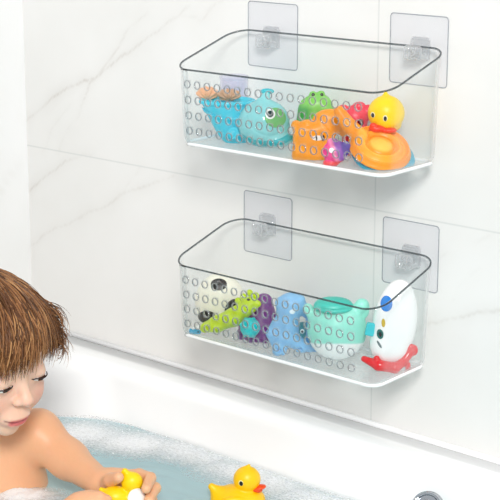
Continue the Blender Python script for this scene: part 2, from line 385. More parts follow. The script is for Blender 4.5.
# ------------------------------------------------------------------ storage baskets
W,D=.30,.1141; S=.0348; H=.1256; TI=.0073; GAP=.012
NH=4; RZ=[-.0515,-.0695,-.0875,-.1055]; NC=17; X0,DX=.0235,.01503
def outline_u():
    """list of (kind,param) around the perimeter, clockwise from the front left"""
    u=[]
    nfront=NC*4+4
    for i in range(nfront+1): u.append(('f',(X0-DX/2-DX/2)+i*DX/4))
    return u
def basket_body(name,parent):
    R=.024; R2=.017
    # perimeter stations: function of inset t and radius r -> (x,y)
    fx=[X0-DX/2+i*DX/4 for i in range(NC*4+1)]
    xa,xb=fx[0],fx[-1]
    def outline(ins,r,f):   # f 0..1 blend for the front ends
        x0,x1,y1,y0=ins,W-ins,-GAP-ins,-GAP-D+ins
        P=[(x,y0) for x in fx]
        l=x1-r
        P+=[(xb+(l-xb)*k/2,y0) for k in (1,)] if l>xb else [(xb,y0)]
        def arc(cx,cy,a0,n=10): return [(cx+r*math.cos(a0+PI/2*i/n),cy+r*math.sin(a0+PI/2*i/n)) for i in range(n+1)]
        P+=arc(x1-r,y0+r,-PI/2)
        P+=[(x1,y0+r+(y1-y0-2*r)*k/6) for k in range(1,6)]
        P+=arc(x1-r,y1-r,0)
        P+=[(x1-r+(x0+r-x1+r)*k/24,y1) for k in range(1,24)]
        P+=arc(x0+r,y1-r,PI/2)
        P+=[(x0,y1-r+(y0+r-y1+r)*k/6) for k in range(1,6)]
        P+=arc(x0+r,y0+r,PI)[:-1]+[(x0+r+(xa-x0-r)*k/2,y0) for k in (0,1)]
        return P
    zb=-H
    ztop=lambda y: -S*np.clip((-y-GAP)/D,0,1)
    rows=[]; # v-lines; absolute z at front, proportionally stretched elsewhere
    dz=.018; zf=[-S,-S-.006]
    e0=RZ[0]+dz/2; zf=[-S, (-S+e0)/2, e0]
    bnd=[e0]+[(RZ[k]+RZ[k+1])/2 for k in range(NH-1)]+[RZ[-1]-.0062]
    for k in range(NH): zf+=[bnd[k]+(bnd[k+1]-bnd[k])*q/4 for q in (1,2,3,4)]
    fil=.0135
    zf.append(-H+fil)
    if zf[-2]<zf[-1]: zf[-1]=zf[-2]-.0005
    zf=np.array(zf); tt=(zf-(-S))/(zf[-1]-(-S))       # 0 top .. 1 at the fillet
    Vv=[];
    for t in tt:
        P=np.array(outline(TI*t*.6,R-(R-R2)*t,0)); zt=ztop(P[:,1]); z=zt+(zf[-1]-zt)*t
        # keep z levels level along the front
        Vv.append(np.column_stack([P,z]))
    for k in range(1,7):
        a=PI/2*k/6; ins=TI*.6+fil*(1-math.cos(a)); r=max(R2-fil*(1-math.cos(a)),.002)
        P=np.array(outline(ins,r,0)); Vv.append(np.column_stack([P,np.full(len(P),zf[-1]-fil*math.sin(a))]))
    n=len(Vv[0]); V=np.concatenate(Vv); F=[]; holes=[]
    skip=set()
    for c in range(NC):
        for r_ in range(NH): 
            for a in range(4):
                for b in range(4): skip.add((2+r_*4+b,c*4+a))
    V=list(map(tuple,V))
    for j in range(len(Vv)-1):
        for i in range(n):
            if (j,i) in skip: continue
            F.append((j*n+i,(j+1)*n+i,(j+1)*n+(i+1)%n,j*n+(i+1)%n))
    rh=.0040
    for c in range(NC):
        for r_ in range(NH):
            j0,i0=2+r_*4,c*4
            ringi=[(j0,i0+a) for a in range(4)]+[(j0+b,i0+4) for b in range(4)]+[(j0+4,i0+4-a) for a in range(4)]+[(j0+4-b,i0) for b in range(4)]
            ctr=np.mean([V[j*n+i] for j,i in ringi],axis=0); ctr[2]=RZ[r_]; base=len(V)
            for (j,i) in ringi:
                p=A(*V[j*n+i])-ctr; p/=np.linalg.norm(p); q=ctr+p*rh
                V.append(tuple(q))
            for k in range(16):
                k2=(k+1)%16; ja,ia=ringi[k]; jb,ib_=ringi[k2]
                F.append((ja*n+ia,base+k,base+k2,jb*n+ib_))
            holes.append(ctr)
    o=mesh_obj(name,V,F,CLEAR,parent)
    sm=o.modifiers.new('thick','SOLIDIFY'); sm.thickness=.0018; sm.offset=-1
    # thick moulded rim following the sloping top edge
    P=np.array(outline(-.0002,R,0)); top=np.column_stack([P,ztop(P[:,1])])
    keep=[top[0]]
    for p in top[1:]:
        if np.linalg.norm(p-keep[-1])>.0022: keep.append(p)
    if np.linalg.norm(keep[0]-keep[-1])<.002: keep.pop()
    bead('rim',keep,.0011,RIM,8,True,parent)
    # opaque white bead added along the bottom, painting the bright edge highlight
    P=np.array(outline(TI*.6+.0034,R2-.003,0)); keep=[A(P[0][0],P[0][1],-H+.0034)]
    for p in P[1:]:
        q=A(p[0],p[1],-H+.0034)
        if np.linalg.norm(q-keep[-1])>.0022: keep.append(q)
    if np.linalg.norm(keep[0]-keep[-1])<.002: keep.pop()
    bead('edge_highlight',keep,.0021,RIML,8,True,parent)
    # raised collars around the holes, one moulding pattern
    cv=[];cf=[];q=0
    for h in holes:
        for k in range(16):
            an=2*PI*k/16
            for l in range(6):
                b=2*PI*l/6; rr=rh+.0003+.0005*math.cos(b)
                cv.append((h[0]+rr*math.cos(an),h[1]-.0004+.0008*math.sin(b),h[2]+rr*math.sin(an)))
        for k in range(16):
            for l in range(6): cf.append((q+k*6+l,q+k*6+(l+1)%6,q+((k+1)%16)*6+(l+1)%6,q+((k+1)%16)*6+l))
        q+=96
    mesh_obj('hole_collars',cv,cf,HOLE,parent)
    # floor with drain slots
    x0,x1=TI*.6+fil-.001,W-TI*.6-fil+.001; y0,y1=-GAP-D+TI*.6+fil-.001,-GAP-TI*.6-fil+.001
    xs=[x0]; x=x0+.012
    ncs=15; pitch=(x1-x0-.02)/ncs
    for c in range(ncs): xs+= [x0+.01+c*pitch+.002, x0+.01+(c+1)*pitch-.004]
    xs.append(x1); ysl=[y0]; nrw=6; py=(y1-y0-.012)/nrw
    for r_ in range(nrw): ysl+=[y0+.006+r_*py+py*.5-.0012,y0+.006+r_*py+py*.5+.0012]
    ysl.append(y1); V=[(x,y,-H) for x in xs for y in ysl]; m=len(ysl); F=[]
    for i in range(len(xs)-1):
        for j in range(m-1):
            if i%2==1 and j%2==1: continue
            F.append((i*m+j,(i+1)*m+j,(i+1)*m+j+1,i*m+j+1))
    f=mesh_obj('basket_floor',V,F,CLEAR,parent,False); sm=f.modifiers.new('thick','SOLIDIFY'); sm.thickness=.0018; sm.offset=1
BG='clear perforated bath toy baskets'
bk=thing('storage_basket','upper clear acrylic basket on the wall, holding the duck and orange toys','basket',(0,0,0),0,BG)
basket_body('basket_body',bk)
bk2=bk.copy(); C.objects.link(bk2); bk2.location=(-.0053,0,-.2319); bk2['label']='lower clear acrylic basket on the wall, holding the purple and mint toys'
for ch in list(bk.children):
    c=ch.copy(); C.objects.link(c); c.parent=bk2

# adhesive hooks
def pad_mesh(w,h,t,r,parent):
    P=rrect(0,w,-h,0,[r]*4,8,1); n=len(P); V=[(x,-.0002,z) for x,z in P]+[(x,-.0002-t,z) for x,z in P]
    F=[tuple(range(n)),tuple(range(2*n-1,n-1,-1))]+[(i,(i+1)%n,n+(i+1)%n,n+i) for i in range(n)]
    o=mesh_obj('adhesive_pad',V,F,PAD,parent,False)
    bead('pad_edge',[(x,-.0004-t,z) for x,z in P],.0005,PADE,6,True,o)
hk0=None
PW,PH=.0756,.0768
def hook_fn(P):   # mm, origin at the pad centre top; x right, y out of the wall (negative), z up
    d=box(P,(0,-3,0),(13,3,12),2)
    d=np.minimum(d,box(P,(0,-3,13),(11,3,1.6),1))
    lip=ss(1.5,box(P,(0,-13,-3),(12,10,9),4),box(P,(0,-12,5),(14,4.2,9),2))
    d=su(1.5,d,lip)
    for x in (-8,-2.7,2.7,8): d=su(.8,d,cap(P,(x,-22.5,-9),(x,-22.5,3),1.6))
    d=ss(.8,d,cap(P,(0,-30,-3),(0,-15,-3),3.2))
    return d
hv,hf=sdf_mesh(hook_fn,(-18,-28,-18),(18,4,20),.7)
for i,(x,z,hx,hz,lab) in enumerate([
  (.0080,.0330,.046,-.010,'clear adhesive hook at the top left, holding the left end of the upper basket'),
  (.2151,.0330,.257,-.006,'clear adhesive hook at the top right, holding the right end of the upper basket'),
  (.0015,-.1991,.041,-.238,'clear adhesive hook holding the left end of the lower basket'),
  (.2109,-.1991,.252,-.241,'clear adhesive hook holding the right end of the lower basket')]):
    t=thing('adhesive_hook',lab,'hook',(x,0,z),0,'clear adhesive wall hooks')
    if hk0 is None:
        hk0=t; pad_mesh(PW,PH,.0005,.004,t)
        h=mesh_obj('hook',hv*.00092,hf,HOOK,t); h.location=(hx-x,-.0006,hz-z+.002)
    else:
        for ch in list(hk0.children):
            c=ch.copy(); C.objects.link(c); c.parent=t
            for g in ch.children:
                q=g.copy(); C.objects.link(q); q.parent=c
            if ch.name.startswith('hook'): c.location=(hx-x,-.0006,hz-z+.002)
# ------------------------------------------------------------------ toys
FU=-.1256+.0019; FL=FU-.2319
def patch(body,c,r,t=.5,M=None): return lambda P: np.maximum(body(P)-t,ell(P,c,r,M))
def mixc(cols,ws):
    out=cols[0]
    for c,w in zip(cols[1:],ws): out=out*(1-w[:,None])+c*w[:,None]
    return out
def solid(h,vs): return np.tile(L(h),(len(vs),1))
UP='bath toys in the upper basket'; LO='bath toys in the lower basket'
# cyan scoop boat with peach shells in it
t=Toy('toy_bucket','translucent cyan scoop bucket at the left end of the upper basket','toy',(0.0360,-0.0770,-0.1000),.00116,FU,CYAN,UP); fb=-t.dz/t.u
def bucket(P):
    q=np.clip((P[...,2]-fb)/(22-fb),0,1); rr=11+16*q**.65; cx_=12-8.5*q
    d=(np.hypot(P[...,0]-cx_,P[...,1]*1.35)-rr)*.7; d=np.maximum(d,P[...,2]-22)
    d=ss(2,d,ell(P,(3,0,26),(24,17,15)))
    r=np.hypot((P[...,0]-3.5)/1.0,(P[...,1])*1.35)
    d=su(1,d,np.hypot(r-26.5,(P[...,2]-21))*.8-1.7)
    return np.maximum(d,fb-P[...,2])
bf=t.part('bucket_body',bucket,((-32,-26,fb),(36,26,26)),'#48d3ea',.9)
t.part('handle_band',lambda P:np.maximum(np.abs(bucket(P))-1.3,np.abs(P[...,2]-6+.12*P[...,0]-.010*P[...,0]**2)-1.4),((-32,-26,-4),(36,26,24)),'#27b9d6',.8,CYAN)
t.part('knob',lambda P:su(2,ell(P,(10,-17,-8),(5,4,5)),tor(P,(10,-19,-8),5,1.3,rotm(rx=PI/2))),((0,-26,-18),(20,-8,2)),'#1fb4d0',.6,CYAN)
def shelltoy(name,lab,c,r,colr,rot):
    s=Toy(name,lab,'toy',c,.00116,c[2]-r[2]*.00116,RUB,'shell toys in the cyan bucket')
    def f(P):
        a=np.arctan2(P[...,2]+r[2]*.8,P[...,0]); return ell(P,(0,0,0),r)+.6*np.cos(a*13)
    s.part('ridged_shell',f,((-r[0]-1,-r[1]-1,-r[2]-1),(r[0]+1,r[1]+1,r[2]+1)),colr,.7)
shelltoy('toy_shell','peach ridged shell toy peeking over the rim of the cyan bucket',(0.0110,-0.0780,-0.0690),(11,8,7),'#f2b489',0)
shelltoy('toy_shell','tan brown ridged toy lying beside the peach shell in the cyan bucket',(0.0410,-0.0740,-0.0680),(12,8,6),'#c79a78',0)
t=Toy('toy_cup','pale lilac translucent cup standing behind the cyan bucket','toy',(0.0230,-0.0440,-0.0750),.00119,FU,LILAC,UP); fb=-t.dz/t.u
def cup(P):
    q=(P[...,2]-fb)/(20-fb); r=np.hypot(P[...,0],P[...,1]*1.15)
    d=np.maximum(np.abs(r-(10+3*q))-1.2,np.maximum(P[...,2]-19,fb-P[...,2])); d=np.minimum(d,np.maximum(r-10.5,np.abs(P[...,2]-fb-1.2)-1.2)); return su(1,d,tor(P,(0,0,19),13,1.6))
t.part('cup_body',cup,((-18,-18,fb),(18,18,22)),'#dcd8f4',.8)
# teal fish
t=Toy('toy_fish','translucent turquoise whale toy with a round green eye','toy',(0.0910,-0.0700,-0.0950),.00114,FU,TEAL,UP); fb=-t.dz/t.u
def fishb(P):
    d=ell(P,(0,0,-1),(26,21,min(27,-fb-1)))
    d=su(5,d,cap(P,(0,0,22),(3,2,30),6,3))
    d=su(4,d,ell(P,(14,-2,-16),(16,17,8)))
    a=np.hypot(P[...,0]-6,P[...,2]-14); d=d+.5*np.exp(-((a-24)/1.2)**2)*(P[...,1]<4)
    return np.maximum(d,fb-P[...,2])
t.part('fish_body',fishb,((-36,-24,fb),(34,24,36)),'#86d9dd',.9)
t.part('belly_band',lambda P:np.maximum(fishb(P)-.5,np.abs(P[...,2]+19-.01*P[...,0]**2)-3.5),((-30,-26,fb),(34,26,-8)),'#2fb3bd',.8,RUB)
t.part('eye_patch',patch(fishb,(12,-18,8),(11.5,14,10),.8),((-4,-32,-6),(28,0,22)),lambda v:solid('#69b76c',v),.7,RUB)
e=t.part('eye',patch(fishb,(6,-20,12),(5.2,8,5.2),1.6),((-4,-32,2),(16,-4,22)),'#f4fbf8',.5,GLOSSY)
t.part('pupil',patch(fishb,(6,-21,12),(3.3,8,3.3),2.2),((-4,-32,2),(16,-4,22)),'#1d3a3a',.5,GLOSSY,e)
t.part('crest',lambda P:ell(P,(3,2,31),(7,3,3)),((-6,-3,26),(12,7,36)),'#27b7c4',.5,RUB)
# green head behind
t=Toy('toy_dinosaur','green rubber dinosaur looking out behind the orange animal','toy',(0.1390,-0.0360,-0.0800),.00113,FU,RUB,UP); fb=-t.dz/t.u
def dino(P):
    d=su(5,ell(P,(2,0,6),(14,12,11)),cap(P,(-6,0,0),(-8,0,fb+14),12,13),ell(P,(10,-4,2),(8,8,6)))
    for x,z in((-3,16),(5,16.5),(-11,8)): d=su(2,d,ell(P,(x,-2,z),(4,4,3.6)))
    return np.maximum(d,fb-P[...,2])
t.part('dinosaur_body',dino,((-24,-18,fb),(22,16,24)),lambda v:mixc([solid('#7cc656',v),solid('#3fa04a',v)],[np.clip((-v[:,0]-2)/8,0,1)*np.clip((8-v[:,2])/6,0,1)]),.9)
for x in(-3,5.5): t.part('eye',lambda P:ell(P,(x,-5.2,16.5),(1.8,1.6,1.8)),((x-2,-8,14),(x+2,-3,19)),'#1c2b16',.4,GLOSSY)
# orange animal
t=Toy('toy_elephant','big opaque orange blocky animal toy with a small white fish mark','toy',(0.1770,-0.0820,-0.1020),.00110,FU,RUB,UP); fb=-t.dz/t.u
def eleph(P):
    d=box(P,(-3,0,-3),(21,11,19),7)
    d=su(5,d,ell(P,(10,0,17),(15,10,13)),cap(P,(16,0,22),(27,2,8),7,6))
    d=su(3,d,ell(P,(-21,0,14),(5,7,5)),ell(P,(-10,-2,17),(6,6,3)))
    for x in(-17,-3,11): d=su(3,d,cap(P,(x,-3,-16),(x,-4,fb+6),8,7.5),cap(P,(x,5,-16),(x,5,fb+6),7,7))
    a=(P[...,0]+P[...,2]*.9-20); d=d+.5*np.exp(-(a/1.3)**2)*(P[...,1]<0)
    return np.maximum(d,fb-P[...,2])
t.part('animal_body',eleph,((-30,-16,fb),(36,16,32)),'#ff9e00',.9)
m=t.part('fish_mark',patch(eleph,(0,-11,3),(5.5,5,2.6),.35),((-8,-16,-2),(8,-6,8)),'#f6efe4',.35,GLOSSY)
t.part('mark_tail',patch(eleph,(5.5,-11,3),(1.6,5,3.2),.4),((2,-16,-2),(10,-6,8)),'#3a2c25',.35,GLOSSY,m)
t.part('mark_stripe',patch(eleph,(-1,-11,3),(.8,5,2.6),.5),((-4,-16,-2),(4,-6,8)),'#3a2c25',.3,GLOSSY,m)
# little pink and purple fish
t=Toy('toy_fish','small magenta and purple ball fish in front of the orange animal','toy',(0.2210,-0.1070,-0.1070),.00107,FU,RUB,UP); fb=-t.dz/t.u
def bfish(P):
    d=su(2,ell(P,(0,0,0),(12.5,8,12)),ell(P,(11,0,4),(5,3,7)),ell(P,(-3,0,11),(5,3,3)),ell(P,(-4,-1,-11),(8,6,4)))
    return np.maximum(d,fb-P[...,2])
def bcol(v):
    x=v[:,0]+.35*v[:,2]; s=lambda e:1/(1+np.exp(-(x-e)*2.2))
    o=mixc([solid('#f0418f',v),solid('#fb8ab6',v),solid('#8e4fae',v),solid('#5c4aa8',v)],[s(-3),s(1.5),s(8)]); w=1/(1+np.exp((v[:,2]+8.5)*2)); return mixc([o,solid('#f23c3c',v)],[w])
t.part('fish_body',bfish,((-16,-10,fb),(18,10,16)),bcol,.6)
t.part('eye',patch(bfish,(-4,-8,3),(2.6,4,2.6),.5),((-8,-12,-1),(0,-4,7)),'#ffffff',.35,GLOSSY)
# red crab like toy behind
t=Toy('toy_crab','raspberry red toy with dark eye holes standing behind the orange boat neck','toy',(0.1960,-0.0380,-0.0810),.00110,FU,RUB,UP); fb=-t.dz/t.u
def crab(P):
    d=su(5,ell(P,(0,0,2),(15,11,10)),cap(P,(0,0,-4),(0,0,fb+10),12,13))
    d=su(2,d,ell(P,(-12,-2,9),(5,5,4)),ell(P,(4,0,12),(6,5,3.5)),ell(P,(13,-2,6),(5,5,7)))
    d=ss(1,d,ell(P,(5,-11,-5),(4,5,4.5)))
    return np.maximum(d,fb-P[...,2])
t.part('crab_body',crab,((-20,-16,fb),(22,16,18)),'#e2384f',.8)
t.part('eye',lambda P:ell(P,(5,-6.5,-5),(3.6,2.4,4)),((0,-12,-11),(10,-2,1)),'#5a1520',.5,GLOSSY)
# orange boat with teal hull
t=Toy('toy_boat','orange and teal oval toy boat leaning at the right end of the upper basket','toy',(0.2530,-0.0700,-0.1050),.00108,FU,RUB,UP); fb=-t.dz/t.u
Mb=rotm(rx=math.radians(31),ry=math.radians(12))
def deck(P):
    Q=P@Mb; r=np.hypot(Q[...,0]/33,Q[...,1]/31)*33; z=Q[...,2]
    d=ell(P,(0,0,0),(32,31,6.5),Mb)
    prof=1.6*np.exp(-((r-28.5)/1.8)**2)-1.0*np.exp(-((r-24)/1.6)**2)+1.5*np.exp(-((r-19)/1.8)**2)-.8*np.exp(-((r-14.5)/1.5)**2)+1.6*np.exp(-(r/9)**4)
    d=d-prof*np.clip(z/2,0,1)*1.7
    n=chain(P,[(-20,-2,12),(-31,-4,24),(-41,-2,38)],[9,7.5,5.5])
    return np.maximum(su(5,d,n),fb+1-P[...,2])
def deck_relief_tones(v):  # ring tones put the light and shade of the relief into the colour
    Q=v@Mb; r=np.hypot(Q[:,0]/32,Q[:,1]/31)*32; s=lambda e:1/(1+np.exp(-(r-e)*2))
    return mixc([solid('#ffc552',v),solid('#ff9a14',v),solid('#ffb02e',v),solid('#ff9812',v)],[s(11),s(16.5),s(26)])
t.part('deck',deck,((-50,-34,-18),(35,34,46)),deck_relief_tones,.9)
t.part('hull',lambda P:np.maximum(su(2,ell(P,tuple(Mb@A(5,1,-8)),(33,31,8),Mb),ell(P,tuple(Mb@A(4,2,-11)),(22,20,6),Mb)),fb-P[...,2]),((-36,-36,fb),(42,38,18)),'#2fa9c9',.9)
# round duck on the boat
YEL='#ffd60a'
t=Toy('toy_duck','round yellow duck toy leaning on the orange boat in the upper basket','toy',(0.2450,-0.0480,-0.0700),.00108,-0.0920,RUB,'yellow rubber ducks')
def rduck(P): return su(3,ell(P,(0,0,0),(18.5,17,18)),cap(P,(0,2,14),(-1,2,20),4,1.8),ell(P,(3,4,-12),(13,11,8)))
t.part('duck_body',rduck,((-22,-20,-22),(22,20,24)),lambda v:mixc([solid(YEL,v)],[]),.8)
def eyeset(t,body,x,z,y=-18,s=1):
    e=t.part('eye',patch(body,(x,y,z),(2.3*s,7,3.3*s),.35),((x-4*s,y-8,z-5*s),(x+4*s,y+8,z+5*s)),'#fff7cf',.35,GLOSSY)
    t.part('pupil',patch(body,(x,y,z-.2),(1.6*s,7,2.5*s),.7),((x-4*s,y-8,z-5*s),(x+4*s,y+8,z+5*s)),'#16120c',.3,GLOSSY,e)
eyeset(t,rduck,-2.5,-2.5); eyeset(t,rduck,-14.5,0,-12,.9)
t.part('bill',lambda P:su(2,ell(P,(-10,-11,-13.5),(8,6,3.6)),ell(P,(2,-11,-15.5),(8,5,2.6)),ell(P,(-14,-13,-10),(3.5,3,2.4))),((-24,-22,-20),(14,-2,-4)),'#ef3f24',.5)

# ---------------- lower basket
t=Toy('toy_panda','round cream panda toy with black patches at the left of the lower basket','toy',(0.0210,-0.0680,-0.3220),.00121,FL,RUB,LO); fb=-t.dz/t.u
def panda(P): return np.maximum(su(4,ell(P,(0,0,0),(25,18,28)),ell(P,(-2,-4,23),(9,8,5)),ell(P,(-4,-4,-14),(17,13,12))),fb-P[...,2])
t.part('panda_body',panda,((-30,-26,fb),(30,24,31)),'#f8f3e2',.9)
t.part('ear_patch',patch(panda,(-1,-13,21),(8,13,5.5),.8),((-12,-30,12),(10,4,32)),'#151310',.5,RUB)
t.part('eye_patch',patch(panda,(12,-18,-2),(6.5,12,9.5),.8,rotm(ry=.5)),((0,-34,-16),(26,0,12)),'#151310',.5,RUB)
t.part('nose_patch',patch(panda,(-14,-15,-12),(10,14,6),.9,rotm(ry=-.35)),((-30,-34,-24),(0,4,0)),'#151310',.5,RUB)
t=Toy('toy_fish','tiny bright blue fish in the left front corner of the lower basket','toy',(0.0130,-0.1040,-0.3540),.0012,FL,RUB,LO); fb=-t.dz/t.u
t.part('fish_body',lambda P:np.maximum(su(1.5,ell(P,(1,0,0),(5,3,3.2)),ell(P,(-4.5,0,1),(1.6,1.5,3))),fb-P[...,2]),((-8,-5,fb),(8,5,5)),'#23a3cf',.4)
t.part('eye',lambda P:ell(P,(3,-2.4,1),(.9,.9,.9)),((1,-4,-1),(5,-1,3)),'#0f2a36',.25,GLOSSY)
t=Toy('toy_crocodile','lime green crocodile toy slanting up in front of the panda','toy',(0.0640,-0.1020,-0.3230),.00118,FL,RUB,LO,rz=.22); fb=-t.dz/t.u
def croc(P):
    d=chain(P,[(-27,0,-17),(-13,0,-11),(6,0,-1),(22,1,12)],[5,8,9,8],3)
    d=su(3,d,ell(P,(24,2,15),(9,7,7)),ell(P,(-24,-3,-14),(4,4,3)))
    for s,(x,z) in enumerate([(8,15),(14,20),(21,25),(28,23),(30,15)]): d=su(1.2,d,ell(P,(x+2,2,z+1),(3.4,2.8,3.4)))
    for x,z in((-10,-13),(4,-5),(14,3)): d=su(2,d,ell(P,(x,-4,z),(4,3,3)))
    return np.maximum(d,-t.dz/t.u-P[...,2])
t.part('crocodile_body',croc,((-38,-13,-26),(40,14,34)),lambda v:mixc([solid('#c6e010',v),solid('#a4c81c',v)],[np.clip((-v[:,2]+v[:,0]*.6-8)/4,0,1)]),.8)
t.part('eye',lambda P:ell(P,(24,-2.6,20),(1.8,1.2,1.8)),((21,-5,17),(27,-1,23)),'#1a2410',.35,GLOSSY)
t=Toy('toy_octopus','dome shaped purple rubber octopus toy in the middle of the lower basket','toy',(0.0820,-0.0640,-0.3390),.00117,FL,RUB,LO); fb=-t.dz/t.u
def octo(P):
    d=su(3,cap(P,(-1,0,0),(3,0,23),22,9),ell(P,(0,0,fb+8),(21,19,9)))
    for k in range(9):
        a=2*PI*k/9; d=su(2.5,d,cap(P,(15*math.cos(a),14*math.sin(a),fb+7),(21*math.cos(a),19*math.sin(a),fb+4),5.5,4.2))
    return np.maximum(d,fb-P[...,2])
t.part('octopus_body',octo,((-28,-26,fb),(28,26,34)),'#74307f',.9)
t=Toy('toy_ball','small bright teal knobbly ball resting against the purple octopus','toy',(0.1010,-0.1060,-0.3290),.00115,-0.3410,RUB,LO)
def kball(P):
    d=ell(P,(0,0,0),(10,9,10))
    for k in range(14):
        z=1-2*(k+.5)/14; r=math.sqrt(1-z*z); a=k*2.4; d=su(1.2,d,ell(P,(9.3*r*math.cos(a),8.5*r*math.sin(a),9.3*z),(2,2,2)))
    return d
t.part('ball_body',kball,((-13,-13,-13),(13,13,13)),'#12c6c8',.6)
t=Toy('toy_squid','pale blue soft toy with curling arms beside the purple octopus','toy',(0.1420,-0.0820,-0.3260),.00114,FL,RUB,LO); fb=-t.dz/t.u
def squid(P):
    d=su(5,ell(P,(0,0,24),(14,12,12)),cap(P,(-3,0,14),(-5,0,-8),12,13))
    d=su(3,d,ell(P,(-11,-2,26),(5,5,6)),ell(P,(9,-2,30),(5,5,4)))
    d=su(3,d,chain(P,[(9,0,22),(20,3,12),(22,4,-2),(20,3,-10)],[7,6,6,5]))
    d=su(3,d,chain(P,[(-14,-2,4),(-19,-3,-6),(-15,-4,-16)],[6,6,5]))
    d=su(3,d,chain(P,[(-8,-6,-12),(-12,-8,-22),(-9,-9,fb+4)],[8,6.5,4.5]))
    d=su(3,d,chain(P,[(0,-4,-10),(10,-4,-18),(22,2,-22),(34,12,-25)],[8,7,5.5,3.5]))
    for k,(x,y,z) in enumerate([(9,-10,-20),(16,-6,-24),(23,-3,-25),(-12,-14,-20),(-10,-14,-26)]): d=ss(.8,d,ell(P,(x,y,z),(2.2,2.6,2.2)))
    return np.maximum(d,fb-P[...,2])
t.part('squid_body',squid,((-28,-18,fb),(42,22,38)),'#8abfe8',.9)
t.part('cheek_mark',patch(squid,(1,-11,20),(3,5,2.4),.5),((-4,-18,16),(6,-4,24)),'#e9f3fa',.35,GLOSSY)
t=Toy('toy_turtle','small dark teal toy half hidden between the pale blue toy and the mint whale','toy',(0.1320,-0.0470,-0.3410),.00115,FL,RUB,LO); fb=-t.dz/t.u
def turt(P): return np.maximum(su(3,ell(P,(0,0,0),(10,8,9)),ell(P,(1,0,fb+9),(12,9,9)),cap(P,(0,0,0),(0,0,fb+6),8,9)),fb-P[...,2])
t.part('turtle_body',turt,((-15,-12,fb),(15,12,11)),'#1d8490',.8)
e=t.part('eye',patch(turt,(-1,-8,2),(2.2,4,2.2),.5),((-6,-13,-3),(5,-3,7)),'#e6f4f4',.4,GLOSSY)
t.part('pupil',patch(turt,(-1,-8,2),(1.3,4,1.3),.9),((-6,-13,-3),(5,-3,7)),'#0d2024',.35,GLOSSY,e)
# mint whale
t=Toy('toy_whale','big round whale toy, mint above and white below, with a teal cap','toy',(0.1960,-0.0660,-0.3210),.00113,FL,RUB,LO); fb=-t.dz/t.u
def whale(P):
    d=ell(P,(0,0,0),(30,25,min(31,-fb)))
    d=su(3,d,cap(P,(-24,2,14),(-29,3,21),6,5),cap(P,(18,-4,20),(24,-5,27),6,6.5),ell(P,(27,-3,22),(5,4,9)))
    return np.maximum(d,fb-P[...,2])
t.part('whale_body',whale,((-36,-28,fb),(36,28,38)),lambda v:mixc([solid('#f7faf8',v),solid('#9be8d6',v)],[1/(1+np.exp(-(v[:,2]+7+.006*v[:,0]**2)*3))]),.9)
t.part('cap',lambda P:su(2,ell(P,(-4,-3,27),(19,15,7)),tor(P,(-4,-3,25),17.5,2.2)),((-26,-22,18),(18,18,38)),'#41c3b3',.7)
# white penguin with red feet
t=Toy('toy_penguin','tall white egg shaped penguin toy with red feet at the right of the lower basket','toy',(0.2610,-0.0480,-0.3040),.00109,FL,GLOSSY,LO); fb=-t.dz/t.u
def peng(P):
    d=su(3,ell(P,(1,0,-1),(22.5,21,47),rotm(ry=.13)),ell(P,(-3,0,-22),(21,20,24)))
    return np.maximum(d,fb-P[...,2])
t.part('penguin_body',peng,((-30,-26,fb),(34,26,52)),'#fbfbfa',.9)
t.part('blue_spot',patch(peng,(-9,-12,24),(6.5,9,8),.6),((-20,-26,12),(4,2,36)),'#1f7fd6',.5)
t.part('yellow_mark',patch(peng,(-12,-15,5),(1.9,8,4.4),.6),((-18,-28,-2),(-6,-4,12)),'#cfae2e',.4)
e=t.part('eye',patch(peng,(-15,-15,-7),(3.4,8,5),.7),((-22,-28,-14),(-8,-4,0)),'#12665f',.4)
t.part('pupil',patch(peng,(-15,-16,-7),(1.6,8,2.6),1.1),((-22,-28,-14),(-8,-4,0)),'#0b1c1c',.35,None,e)
t.part('grey_mark',patch(peng,(-15.5,-14,-18),(1.3,8,4.2),.6,rotm(ry=-.6)),((-22,-28,-26),(-8,-4,-10)),'#6f7d80',.4)
t.part('flipper',lambda P:box(P,(-24,-6,-5),(5,2.5,7),2,rotm(ry=.2)),((-32,-12,-15),(-16,0,5)),'#3cc6cf',.5)
def feet(P):
    d=chain(P,[(-30,-8,-36),(-16,-16,-40),(0,-21,-41),(9,-15,-37),(16,-10,-28)],[3.2,5.5,5.5,4,5],2)
    d=su(2,d,ell(P,(17,-11,-24),(6,3.5,5)),ell(P,(21,-11,-26),(3,3,5)),ell(P,(14,-13,-42),(3,3,5)),ell(P,(-18,-15,-34),(3.5,3,4)))
    return np.maximum(d,fb-P[...,2])
t.part('feet',feet,((-36,-26,fb),(36,4,-12)),'#e0121c',.7)

